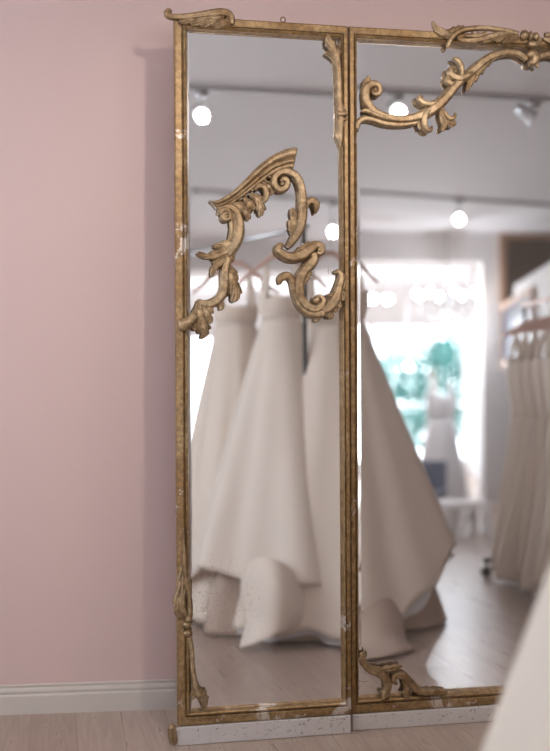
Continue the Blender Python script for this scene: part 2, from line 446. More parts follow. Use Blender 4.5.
# front shop: side walls and the shop window
slab('wall_shop_right', far_pt(t_j + .9, -.14), far_pt(t_j + .9, -FS), 0, HC, .1, WHITE, 1)
slab('wall_shop_left', far_pt(t_open - .4, -.14), far_pt(t_open - .4, -FS), 0, HC, .1, WHITE, -1)
slab('wall_shop_stall', far_pt(t_open - .4, -FS), far_pt(t_j + .9, -FS), 0, .15, .12, WHITE, -1)
slab('wall_shop_head', far_pt(t_open - .4, -FS), far_pt(t_j + .9, -FS), 1.98, HC, .12, WHITE, -1)
R_far = Matrix.Rotation(fyaw, 4, 'Z')
mb = MB(); T0, T1 = t_open - .4, t_j + .9
nm = 5
for i in range(nm + 1):
    t = T0 + (T1 - T0) * i / nm; mb.box(t - .03, t + .03, -FS - .09, -FS - .03, .15, 1.98)
mb.box(T0, T1, -FS - .09, -FS - .03, .15, .21); mb.box(T0, T1, -FS - .09, -FS - .03, 1.92, 1.98)
o = mb.build('window_2', WHITE, None, False); o.matrix_world = Matrix.Translation(FA) @ R_far; structure(o)

# ================================================================== MIRRORS
GU = .0125                                          # how far the glass lies behind the frame face
def build_panel(plane, labels, u0, u1, widths, vb, vt, plinth, bev, glass):
    root = empty('gilt_mirror', plane.o, (-plane.lean, 0, plane.yaw)); tag(root, *labels)
    frame_mesh('frame', u0, u1, vb, vt, widths, PROF, root, GILT)
    g0, g1, h0, h1 = u0 + widths[0] - .004, u1 - widths[1] + .004, vb + widths[2] - .004, vt - widths[3] + .004
    mb = MB(); b = bev; e = .0035
    outer = [(g0, h0), (g1, h0), (g1, h1), (g0, h1)]; inner = [(g0 + b, h0 + b), (g1 - b, h0 + b), (g1 - b, h1 - b), (g0 + b, h1 - b)]
    vs = [(u, GU + e, v) for u, v in outer] + [(u, GU, v) for u, v in inner] + [(u, GU + .007, v) for u, v in outer]
    mb.add(vs, [(4, 5, 6, 7), (0, 1, 5, 4), (1, 2, 6, 5), (2, 3, 7, 6), (3, 0, 4, 7), (11, 10, 9, 8), (8, 9, 1, 0), (9, 10, 2, 1), (10, 11, 3, 2), (11, 8, 0, 3)])
    mb.build('mirror_glass', glass, root, False)
    mb = MB(); mb.box(u0 + .012, u1 - .012, .027, .034, .0, vt - .01); mb.build('back_board', OAK, root, False)
    mb = MB(); p0, p1 = plinth; mb.box(p0, p1, -.006, .03, 0, vb - .0015)
    tag(bevel(mb.build('plinth', PLINTH, root, False), .003), 'chipped white painted plinth board')
    return root
def uvL(x, y): return PL_L.uv(x, y)
CU = PL_R.uv(530, 50)[0]                           # middle of the wide mirror
LM = build_panel(PL_L, ('narrow gilt side mirror with broken carved scrolls across its glass', 'mirror', 'gilt folding mirror panels'),
                 .017, .5865, (.041, .024, .044, .042), .060, 2.311, (.008, .583), .012, MIRROR_AGED)
RM = build_panel(PL_R, ('wide gilt centre mirror with carved crown on its top rail', 'mirror', 'gilt folding mirror panels'),
                 .0, 2 * CU, (.026, .026, .048, .040), .054, 2.311, (.002, 2 * CU - .002), .016, MIRROR)
# eyelet on the top of the side mirror
mb = MB(); u, v = uvL(283, 21.5); mb.tube([(u + .008 * math.cos(q), 0, v + .006 + .008 * math.sin(q)) for q in [2 * PI * i / 16 for i in range(17)]], .0022, 8)
mb.build('hanging_eyelet', GILT_CARVED, LM)
# gilded scrap of corner block at the foot
c = Carver(PL_L, LM)
mb = MB(); c.sweep_mb(mb, [(174.5, 725.5, 2.5), (172.8, 729, 3.6), (173.5, 735, 3.8), (174.5, 742, 3.6), (175, 744.5, 2.5)], w0=-.004, flat=1.1); c.emit('corner_block', mb)

# ---------------- carving on the side mirror
# A: acanthus clasp on the top left corner
s1 = c.sweep('carved_clasp', [(231.5, 25.5, 2.0), (231.3, 20, 3.0), (228, 15.5, 4.0), (222, 13.8, 4.2), (213, 14.2, 4.0), (202, 15.8, 3.6), (190, 17.3, 3.2), (179, 18, 3.0), (171.5, 17.6, 2.8), (167.3, 16, 2.6), (166.6, 12.8, 2.4), (169, 11.2, 2.0), (170.6, 13, 1.6)], w0=.008, amp=.12)
c.ball('volute_eye', 168.6, 13.6, 2.6, s1, .010)
for P_ in ([(224, 15, 4), (217, 19, 5), (208, 23, 4), (199.5, 26, .8)], [(214, 15.5, 4), (206, 19, 4.6), (198, 22.3, 3.4), (190.5, 25, .8)], [(204, 16.5, 3.6), (196, 19, 4), (187, 21.5, 3), (179, 23.5, .8)], [(230, 19, 3), (226, 23, 4), (219, 26, 3), (212, 26.5, .8)]):
    c.leaf('acanthus_leaf', P_, s1, lobes=2, depth=.25, w0=.012)
# B: leaf stem against the right stile
s2 = c.sweep('carved_stem', [(331, 45, 2.2), (334, 51, 3.0), (336.5, 59, 3.3), (337.8, 70, 3.0), (338.5, 85, 2.9), (338.8, 100, 3.0), (339.6, 110, 3.2), (340.2, 116, 3.4), (339.8, 124, 3.4), (339.5, 132, 3.0), (339.8, 140, 2.0), (340, 147, .8)], w0=.004, amp=.10)
c.leaf('acanthus_leaf', [(334.5, 57, 3.0), (332, 49, 4.8), (328.5, 42.5, 3.0), (327.2, 37.5, .9)], s2, lobes=2, w0=.008, depth=.3)
c.leaf('acanthus_leaf', [(336.5, 64, 2.4), (332.5, 57.5, 2.8), (328, 54.5, 1.8), (325, 53, .6)], s2, lobes=2, w0=.004)
c.leaf('acanthus_leaf', [(337.5, 60, 2.2), (338.2, 54, 2.6), (337.5, 49, 1.6), (336.5, 46, .6)], s2, lobes=2, w0=.003)
c.sweep('tie_band', [(336.8, 114.6, 2.6), (341, 115.2, 2.9), (345.5, 114, 2.6)], s2, w0=.010, amp=0)
c.sweep('tie_band', [(337, 120, 1.4), (341, 120.6, 1.6), (346, 119.5, 1.4)], s2, w0=.010, amp=0)
c.leaf('acanthus_leaf', [(345.5, 113, 2.2), (342.5, 109, 2.6), (342, 106, 1.2)], s2, lobes=1, w0=.008, depth=.2)
c.leaf('acanthus_leaf', [(345, 123, 2.0), (341, 127, 2.6), (338, 134, 2), (338.4, 141, .5)], s2, lobes=1, w0=.006, depth=.2)

# C: the broken cornice
crest = c.moulding('crest_cornice',
    [(209.2, 200.6), (214, 201.2), (220, 199), (232, 191.5), (244, 180.5), (257.5, 166.5), (272, 155.5), (285, 149.5), (292, 148), (296.5, 147.8)],
    [(216.5, 209.5), (221, 208.6), (229, 206), (238, 200.4), (249, 192.4), (261, 183.4), (273, 175), (283, 171), (288.5, 169.6), (292.6, 169.4)],
    [(0, .002), (.02, .009), (.08, .016), (.2, .021), (.34, .021), (.46, .017), (.50, .012), (.53, .0115), (.56, .0145), (.64, .0165), (.72, .0145), (.76, .010), (.79, .0095), (.83, .0115), (.92, .011), (.98, .006), (1, .001)], w0=.002)
mb = MB()
for (x, y, r) in ((234.6, 204, 1.5), (239.5, 200, 1.7), (245.5, 196, 1.6), (252, 190.5, 1.8), (258.5, 184.5, 1.7), (264, 180, 2.1), (269.5, 177, 1.8)):
    c.ball_mb(mb, x, y, r, .008)
c.emit('bead_row', mb, crest)
c.leaf('acanthus_leaf', [(232, 204, 4), (238, 206, 6), (244, 211, 5), (248.8, 219.5, .8)], crest, lobes=3, w0=.006, depth=.4)
c.leaf('acanthus_leaf', [(249, 194, 4), (256, 199, 5.2), (259.5, 207, 4.6), (260.4, 216, .8)], crest, lobes=3, w0=.006, depth=.4)
c.leaf('acanthus_leaf', [(243, 198, 4), (248, 203, 5), (251.5, 206.5, 3), (253.5, 210, .8)], crest, lobes=2, w0=.004, depth=.4)
c.sweep('tendril', [(254, 190, 1.8), (258.5, 186.5, 2.4), (263.5, 188, 2.8), (266, 193.5, 2.8), (264.8, 199.5, 2.4), (261, 203.5, 1.4)], crest, w0=.008)
c.leaf('acanthus_leaf', [(262, 182, 4), (267, 185, 4.6), (270.5, 190, 3), (272, 194, .8)], crest, lobes=2, w0=.003, depth=.4)

# D: right volute and stem under the cornice, running down into I
s3 = c.sweep('carved_scroll', [(281.5, 184, 1.6), (281.6, 180.2, 2.4), (285.2, 179.6, 2.9), (287, 183.8, 3.1), (284.2, 188.8, 3.2), (278.6, 189.6, 3.4), (274.2, 185.4, 3.5), (274, 178.6, 3.6), (278.4, 173.6, 3.7), (285.2, 172, 3.8), (292.3, 174.2, 4.0), (297.6, 179.6, 4.1), (300.6, 187.5, 4.0), (301.8, 197, 4.2), (302, 206.5, 4.6), (301.6, 215, 5.0), (300, 224.5, 5.0), (296.8, 233, 4.4), (292, 241.5, 3.4), (287.5, 247.5, 2.4)], w0=.006, amp=.11, n=170)
c.ball('volute_eye', 281.8, 184.2, 2.6, s3, .011)
c.leaf('acanthus_leaf', [(299.5, 237, 3.4), (296, 226, 4.6), (293.5, 217, 3.4), (291.8, 208.5, .8)], s3, lobes=2, w0=.005, depth=.35)
c.leaf('acanthus_leaf', [(296, 241, 3), (293.2, 233, 3.4), (291, 226, 2.4), (289.6, 220.5, .7)], s3, lobes=2, w0=.003, depth=.3)
c.sweep('curled_leaf', [(303.4, 214, 1.6), (304.2, 208.5, 2.6), (306.8, 203.6, 3.2), (311.2, 201.4, 3.6), (314.6, 203.8, 3.8), (315.4, 208.6, 3.0), (314.6, 214.2, .9)], s3, w0=.009, amp=.13)
c.leaf('acanthus_leaf', [(311, 201.5, 2), (315, 203.5, 2.6), (317.6, 205.5, .6)], s3, lobes=1, w0=.012, depth=.2)
c.sweep('tie_band', [(301, 213, 1.5), (302.2, 207, 2.2), (303.2, 202.5, 1.2)], s3, w0=.017, amp=0)
# J: S scroll
s4 = c.sweep('carved_scroll', [(283, 245.2, 1.6), (279.5, 246, 2.8), (277.6, 250, 3.4), (281.5, 254, 4.0), (288, 257.2, 4.4), (295.5, 257.2, 5.0), (303, 254, 5.6), (309.5, 249.4, 5.2), (315, 245.6, 3.8), (319.4, 245.6, 3.4), (321.4, 249.4, 3.2), (319.2, 253.2, 3.0), (316.2, 251.6, 2.2)], w0=.009, amp=.13)
c.ball('volute_eye', 318.2, 250.4, 2.4, s4, .015)
c.leaf('acanthus_leaf', [(292, 256, 3), (300, 251.5, 4.2), (308, 246.5, 3.4), (315.5, 243, .8)], s4, lobes=3, w0=.014, depth=.3)
c.ball('knop', 276.4, 250.4, 2.2, s4, .008)
# K/L: lower C scroll
s5 = c.sweep('carved_scroll', [(312.5, 253, 3.6), (313, 259, 5.0), (309.5, 265, 5.2), (304.4, 270.5, 4.6), (300.4, 278, 5.0), (298.6, 287, 5.0), (299.6, 296, 4.6), (303.4, 303.6, 4.4), (309.6, 308.2, 4.2), (316.8, 308.6, 4.0), (321.8, 304.6, 3.4), (322.4, 299.6, 2.6), (319.6, 296.6, 1.8), (316.4, 296.8, 1.4)], w0=.007, amp=.12, n=150)
c.ball('volute_eye', 315.6, 300.3, 3.9, s5, .013)
c.sweep('tendril', [(279.6, 284.6, 1.2), (280.2, 279.8, 3.0), (284, 276.2, 3.8), (288.8, 276.4, 3.6), (292, 281, 3.0), (293.6, 290, 2.6), (296.4, 299.5, 2.8), (302, 308, 3.4), (310, 313.5, 3.8), (319, 314.2, 4.0), (326, 311, 4.2)], s5, w0=.003, amp=.08, n=100)
c.leaf('acanthus_leaf', [(299, 288, 3.4), (303, 280, 4.4), (306.5, 275, 3.0), (310.4, 274.4, .7)], s5, lobes=2, w0=.011, depth=.35)
c.leaf('acanthus_leaf', [(300.5, 283, 3), (304.5, 272, 3.8), (309.5, 264, 3.2), (314, 259, 1)], s5, lobes=3, w0=.011, depth=.25)
c.leaf('acanthus_leaf', [(311, 311.5, 3.6), (315, 315, 4), (316.4, 318, 2.4), (315.4, 321.6, 1.0)], s5, lobes=2, w0=.005, depth=.3)
c.leaf('acanthus_leaf', [(319, 310, 4.4), (325, 312.5, 4.4), (329, 315, 3), (331.8, 317, 1.0)], s5, lobes=2, w0=.006, depth=.3)
# M: climbing leaf to the right stile
s6 = c.sweep('carved_leaf_cluster', [(322, 311, 4.0), (328, 307.5, 5.0), (333, 302, 5.4), (336.6, 294, 4.6), (339, 285.5, 3.8), (340.6, 278.5, 3.2), (340, 273.6, 2.6), (336.8, 271.6, 2.0), (334.6, 273, 1.4)], w0=.006, amp=.12)
for P_ in ([(326.2, 295.6, 1.2), (331.5, 296, 3.2), (335.5, 301.5, 3.6), (339.2, 307.8, .8)], [(325.6, 302.5, 1.2), (329.4, 302.5, 3.0), (332.5, 307, 3.2), (334.6, 312, .8)], [(335.4, 289, 1.4), (338.5, 290, 3.0), (341.6, 296, 2.6), (341.8, 301, .8)]):
    c.leaf('acanthus_leaf', P_, s6, lobes=1, w0=.013, depth=.15)
c.leaf('acanthus_leaf', [(336, 297, 2.6), (341, 288, 3), (343.4, 281, 2.2), (344.2, 274.5, .8)], s6, lobes=2, w0=.003, depth=.25)

# E: left volute and stem
s7 = c.sweep('carved_scroll', [(226.6, 217.6, 1.2), (227.4, 214.8, 1.8), (224.8, 213.6, 2.2), (222.4, 216.2, 2.4), (224, 219.8, 2.4), (228, 219.6, 2.0), (230, 215.4, 1.8), (227.4, 210.6, 2.2), (222.4, 210.6, 2.8), (219.6, 214.6, 2.6)], w0=.010, amp=.08, n=90)
c.sweep('volute_stem', [(219.4, 215, 2.4), (221.6, 209.6, 3.0), (227.4, 207.4, 3.4), (233.6, 209.6, 3.8), (237.8, 216.4, 4.0), (239.2, 225, 4.6), (238.4, 234, 5.2), (235.6, 242, 5.6), (231.6, 249, 5.0), (227.6, 255, 4.0)], s7, w0=.005, amp=.10)
c.leaf('acanthus_leaf', [(229.5, 241, 2.6), (233, 231, 4.6), (233.6, 221, 4.4), (230.5, 212.5, 1.2)], s7, lobes=1, w0=.008, depth=.1)
c.ball('volute_eye', 225.6, 217, 2.0, s7, .014)
s8 = c.leaf('carved_leaf_cluster', [(238, 237, 3.6), (231.5, 247, 6.2), (221.5, 253.2, 5.2), (210, 256.2, 3.0), (203, 255.4, 2.2), (197.3, 252.8, .7)], lobes=3, w0=.009, depth=.35)
c.leaf('acanthus_leaf', [(236.5, 241, 3.4), (229.5, 252.5, 5.6), (220.5, 261, 4.6), (214.2, 268, 2.8), (211, 276.6, .7)], s8, lobes=3, w0=.006, depth=.35)
c.leaf('acanthus_leaf', [(236, 236, 3), (229, 242.5, 4.4), (221, 246, 3.2), (213.4, 246.4, .8)], s8, lobes=2, w0=.012, depth=.35)
c.leaf('acanthus_leaf', [(235.5, 246, 3.2), (231, 255, 4.6), (228.5, 260, 3), (228.4, 264.6, .8)], s8, lobes=2, w0=.004, depth=.3)
# G: next stem down, H: lower leaf cluster and its stub on the stile
s9 = c.sweep('carved_scroll', [(228, 258, 3.0), (225.4, 267, 4.0), (224.4, 277, 4.2), (224.2, 287, 4.0), (222, 295, 4.0), (216.6, 300.6, 4.2), (209.4, 303.8, 4.0), (203, 304, 3.4), (199.2, 302, 2.6), (197.6, 304, 2.2)], w0=.005, amp=.10)
c.leaf('acanthus_leaf', [(225.5, 265, 3.4), (230, 276, 5.6), (233.4, 287, 6), (234.4, 295, 4), (232.4, 302, .8)], s9, lobes=3, w0=.007, depth=.25)
c.leaf('acanthus_leaf', [(227, 264, 3), (232, 271, 3.4), (235, 276, 2.4), (237, 280.8, .7)], s9, lobes=2, w0=.004, depth=.3)
c.leaf('acanthus_leaf', [(213, 302.5, 3.6), (218, 303.5, 3.6), (220.2, 306, 2.4), (220.6, 309.8, .8)], s9, lobes=1, w0=.004, depth=.2)
s10 = c.leaf('carved_leaf_cluster', [(198.4, 300.4, 2.6), (197.6, 309, 6), (199.6, 319, 7), (203, 328, 5), (204.2, 333.6, 2.4), (201, 338.6, .8)], lobes=3, w0=.008, depth=.35)
c.leaf('acanthus_leaf', [(199.5, 301, 3), (203, 309, 4.6), (207, 316, 4), (210.4, 323, .8)], s10, lobes=2, w0=.011, depth=.3)
c.leaf('acanthus_leaf', [(203, 301.5, 3), (206.4, 306, 4), (209.2, 310, 3), (211.4, 314, .8)], s10, lobes=2, w0=.009, depth=.3)
c.leaf('acanthus_leaf', [(195.5, 307, 3), (193.6, 316, 4.4), (193.4, 323, 3.4), (194.8, 330.5, .8)], s10, lobes=2, w0=.010, depth=.3)
c.sweep('stub', [(178, 325.5, 4.0), (180.4, 325, 5.8), (185, 324.2, 5.6), (190, 321.6, 5.0), (195, 316.6, 5.2)], s10, w0=.006, amp=.03)
# S: leaf drop on the left stile
s11 = c.leaf('carved_drop', [(183.4, 560, 1.0), (182.2, 573, 3.4), (180.6, 588, 5.0), (179.4, 603, 5.6), (180.6, 612, 4.4), (183.6, 616.5, 1.6)], lobes=3, w0=.004, depth=.22)
c.sweep('long_spike', [(183, 528, .8), (183.6, 545, 1.5), (184.2, 560, 2.0), (185.4, 575, 2.0), (187.6, 588, 2.0), (189.6, 600, 2.2), (189.6, 612, 2.6), (187.8, 621, 3.0)], s11, w0=.007, amp=.06)
c.sweep('tendril', [(184.6, 589, 1.0), (183, 600, 1.5), (184, 610, 1.7), (187, 618, 1.8)], s11, w0=.009, amp=.0)
c.leaf('acanthus_leaf', [(187.2, 598, 2.4), (187.6, 588, 3.4), (187.4, 580.5, .8)], s11, lobes=2, w0=.007, depth=.3)
c.ball('knop', 187, 624.6, 4.2, s11, .006, (1, .9, .8))
c.ball('knop', 187.8, 633, 4.6, s11, .006, (1, .9, .75))
s12 = c.sweep('carved_stem', [(189, 637, 2.4), (190.8, 645, 2.6), (191.8, 655, 2.3), (192.6, 668, 2.4), (194, 680, 2.8), (196.6, 689, 3.4), (199.4, 696, 3.8)], w0=.002, amp=.10)
c.leaf('acanthus_leaf', [(195, 687, 3.6), (200, 694, 4.6), (203.4, 700, 3.4), (203.4, 709, 1.0)], s12, lobes=2, w0=.006, depth=.3)
c.leaf('acanthus_leaf', [(196, 686, 2.4), (200, 690.4, 2.6), (203, 691.6, 1.6), (205.8, 690.6, .7)], s12, lobes=1, w0=.006, depth=.2)
c.leaf('acanthus_leaf', [(194, 683, 2), (193.4, 691, 2.6), (192, 698.6, .7)], s12, lobes=1, w0=.004, depth=.2)

# ---------------- carving on the centre mirror
d = Carver(PL_R, RM); d.mirror_u = CU
b1 = d.sweep('carved_branch', [(371.6, 89.4, 1.6), (372.2, 93.8, 2.6), (376.6, 94.8, 2.8), (379, 90.6, 2.9), (377, 86, 3.2), (371.6, 84.8, 3.8), (366.4, 88.2, 4.4), (364.4, 95, 4.6), (366, 102.6, 4.6), (370.6, 109.6, 4.4), (378, 115, 4.2), (388, 118.4, 4.0), (400, 119.8, 4.0), (411, 119, 4.2), (420.5, 116, 4.6), (430, 111, 5.0), (438.6, 104.4, 5.0), (446.4, 96.4, 4.6), (452.6, 88.6, 4.4), (458.4, 82, 4.4), (466, 76.4, 4.2), (474.4, 69, 4.2), (482.6, 62, 4.0), (492, 56.6, 3.8), (503, 53.6, 3.5), (513.5, 53.6, 3.2), (521.5, 57, 3.0), (525.6, 60.6, 2.6)], w0=.008, amp=.12, n=260)
d.ball('volute_eye', 374.6, 90.6, 2.4, b1, .012)
d.leaf('acanthus_leaf', [(364.6, 95, 3), (365.6, 86.5, 3.6), (367, 81.6, 2.2), (367.6, 77, .7)], b1, lobes=1, w0=.008, depth=.2)
d.sweep('lower_strand', [(356.6, 129.5, 2.0), (358, 123, 2.6), (363.6, 119, 3.0), (372, 120, 2.8), (384, 123.6, 2.8), (398, 125, 2.7), (412, 123.6, 2.6), (422, 119.6, 2.2)], b1, w0=.004, amp=.1)
d.sweep('upper_strand', [(360.6, 112.4, 1.4), (365, 111.4, 2.2), (372, 114.6, 2.4), (382, 118.4, 2.2), (392, 120.4, 1.2)], b1, w0=.015, amp=.05)
d.sweep('side_tendril', [(421.4, 97.8, 1.4), (418.6, 98.2, 2.4), (418.6, 101.2, 2.8), (422.4, 104.2, 2.8), (429, 104.8, 2.6), (436, 102.6, 2.6), (443, 98.4, 2.0)], b1, w0=.014, amp=.1)
d.sweep('curled_leaf', [(430.6, 127.2, 1.0), (429, 130.6, 2.2), (425.2, 130.4, 3.0), (422.6, 125.6, 3.4), (422.6, 118.6, 3.6), (425.6, 112.6, 3.2), (431, 108.6, 2.0)], b1, w0=.015, amp=.13)
d.leaf('acanthus_leaf', [(428, 111, 2), (422, 116, 3), (419, 122.5, 2.6), (419.4, 129.6, .7)], b1, lobes=3, w0=.008, depth=.25)
d.leaf('acanthus_leaf', [(440.6, 105, 2.4), (441.4, 115, 3.2), (443.6, 124, 3.0), (441.2, 131.4, .8)], b1, lobes=1, w0=.009, depth=.15)
d.leaf('acanthus_leaf', [(441.6, 110, 2.4), (444.6, 118.6, 3.6), (449, 123.2, 3.4), (454.2, 124, .9)], b1, lobes=2, w0=.011, depth=.25)
d.sweep('curled_leaf', [(442.8, 112, 1.4), (446.4, 118.6, 2.4), (450.8, 119.4, 2.2), (453.4, 116.4, 1.6), (453, 113.8, .8)], b1, w0=.016, amp=.1)
d.sweep('horn', [(451.4, 59.6, 1.2), (455, 60.6, 2.4), (458.6, 64.4, 2.8), (460.6, 70.4, 2.8), (460, 77, 2.2)], b1, w0=.012, amp=.08)
d.sweep('curled_leaf', [(453.6, 69.6, 1.6), (450, 70.2, 2.8), (448.6, 74, 3.2), (451.6, 78, 3.4), (458, 79.6, 3.6), (465, 77.4, 3.2), (471, 73, 2.0)], b1, w0=.015, amp=.12)
d.sweep('curled_leaf', [(447, 77, 1.8), (446.6, 81.4, 3.0), (450.4, 84.8, 3.2), (457, 84.4, 3.2), (464, 80.6, 2.4), (468, 77, 1.4)], b1, w0=.009, amp=.12)
d.leaf('acanthus_leaf', [(495, 56, 2.4), (485, 64, 4.0), (475, 74, 4.6), (468.6, 82.6, 3.0), (465.6, 91.4, .7)], b1, lobes=5, w0=.006, depth=.4, sides=(.7, 1.2))
d.leaf('acanthus_leaf', [(498, 55.6, 2), (488, 61.5, 3.2), (480.4, 68.4, 3), (475, 76, .8)], b1, lobes=3, w0=.013, depth=.35)
# crown on the top rail
d.mirror_u = None
kn = d.sweep('crown_knot', [(526, 57.6, 3.0), (530, 55.6, 5.0), (533.4, 58.6, 5.2), (531, 63, 4.6), (527, 63.6, 3.0)], w0=.012, amp=.07)
d.sweep('tail', [(531, 61, 2.4), (534.6, 65, 2.2), (537, 68.4, 1.8)], kn, w0=.010, amp=.05)
d.ball('knop', 523, 36.2, 5.2, kn, .012, (.95, .9, 1.05))
d.ball('knop', 529, 36.8, 4.6, kn, .010, (.6, .9, 1.2))
d.ball('knop', 534.4, 37.4, 4.6, kn, .010, (.9, .9, 1.0))
d.sweep('tie_band', [(526.6, 45.2, 2.8), (532, 45.6, 3.6), (538, 46, 2.8)], kn, w0=.014, amp=.05)
d.mirror_u = CU
cr = d.sweep('crown_scroll', [(446.8, 47.4, 2.0), (447.8, 43.6, 2.4), (451, 38.4, 2.4), (456.4, 33.8, 2.5), (463.6, 30.8, 2.6), (473, 29.4, 2.6), (484, 29.2, 2.5), (496, 30.4, 2.4), (507, 32.4, 2.4), (516.5, 35, 2.6)], w0=.012, amp=.1)
d.ball('knop', 446.6, 47.2, 2.6, cr, .012)
d.leaf('acanthus_leaf', [(456, 39, 2.4), (447, 35.6, 4), (439, 31.6, 3.4), (434.6, 27.6, 2), (432, 22.8, .7)], cr, lobes=2, w0=.007, depth=.2)
d.leaf('acanthus_leaf', [(441, 34.6, 1.6), (449, 32.4, 4.2), (458, 30.4, 4), (466.5, 28.6, .8)], cr, lobes=5, w0=.004, depth=.4)
d.sweep('lower_strand', [(456, 38.6, 1.6), (461, 41.2, 2.6), (469, 41.8, 3.0), (478, 40.8, 3.2), (487, 38.2, 3.2), (497, 35.6, 3.0), (507, 34.2, 2.4), (515, 34.8, 2.0)], cr, w0=.010, amp=.12)
d.sweep('lower_strand', [(464, 37, 1.2), (470, 36.4, 2.0), (479, 36.4, 2.2), (486, 33.4, 1.8)], cr, w0=.006, amp=.1)
for x, y, r in ((471.5, 34.2, 1.8), (476.6, 34.4, 1.9), (481, 34.8, 1.6)): d.ball('bead', x, y, r, cr, .010)
for P_ in ([(516, 35, 2), (508, 35.6, 3.4), (500, 39, 3), (494, 43.2, .8)], [(518, 38, 2), (511, 39.6, 3), (505, 42.6, 2.2), (501, 44.6, .8)], [(506, 33.4, 2.4), (497, 36.4, 3.4), (488, 40.6, 3), (481, 43.4, .8)]):
    d.leaf('acanthus_leaf', P_, cr, lobes=1, w0=.013, depth=.15)
# corner foliage at the foot
ft = d.sweep('carved_foot_scroll', [(360.6, 652, 1.6), (361.8, 658, 2.8), (364.6, 664, 3.4), (370.6, 669.6, 3.6), (378, 672.6, 3.8), (384.6, 677, 4.0), (387.6, 684, 3.6), (386.4, 690.6, 3.2), (383.4, 694, 3.0), (384.6, 697.4, 2.4)], w0=.006, amp=.12)
d.leaf('acanthus_leaf', [(363.6, 668, 2.4), (361.6, 660, 3.2), (363.4, 654, 2), (364.2, 649.6, .7)], ft, lobes=2, w0=.010, depth=.25)
d.leaf('acanthus_leaf', [(368, 666, 2.6), (379, 669.2, 3.6), (389.6, 668, 3.4), (400.6, 665, .8)], ft, lobes=4, w0=.010, depth=.4)
d.ball('knop', 387, 695.6, 3.0, ft, .008)
d.ball('knop', 381.4, 692, 2.4, ft, .006)
f2 = d.sweep('carved_foot_scroll', [(396.4, 683.4, 1.2), (393.6, 681.6, 2.0), (393.6, 677.4, 2.6), (397.6, 674.6, 3.2), (403.6, 676, 3.8), (409, 681.4, 3.8), (414.4, 687.4, 3.6), (421, 691.6, 3.2), (430, 692, 2.8), (439, 691.6, 2.8), (446.4, 691.4, 1.6)], w0=.006, amp=.12)
d.leaf('acanthus_leaf', [(402, 678, 2.6), (405.6, 685, 4.0), (405.4, 691.4, 3.4), (406.8, 697, .9)], f2, lobes=3, w0=.007, depth=.3)
d.leaf('acanthus_leaf', [(411, 684, 2.2), (416.6, 690, 3), (422.6, 694, .8)], f2, lobes=2, w0=.004, depth=.3)
for x, y, r in ((420, 688.6, 2.0), (429.6, 690.4, 2.6), (436.6, 690.6, 2.6), (443.4, 690.8, 2.3)): d.ball('bead', x, y, r, f2, .007)

# old scratches in the silvering
def scratch(pl, root, segs):
    for (x0, y0, x1, y1) in segs:
        a = pl.uv(x0, y0); b2 = pl.uv(x1, y1); mb = MB(); mb.tube([(a[0], GU - .0002, a[1]), (b2[0], GU - .0002, b2[1])], .0007, 6); mb.build('silvering_scratch', GILT, root)
scratch(PL_L, LM, [(329.2, 265.5, 329.6, 274), (327.8, 271, 329.4, 271.6), (331, 269.5, 332.6, 272.5)])
scratch(PL_R, RM, [(358.4, 613.2, 364.2, 613.8), (359, 682.2, 369, 682.6), (361.5, 686, 360.2, 690.5)])

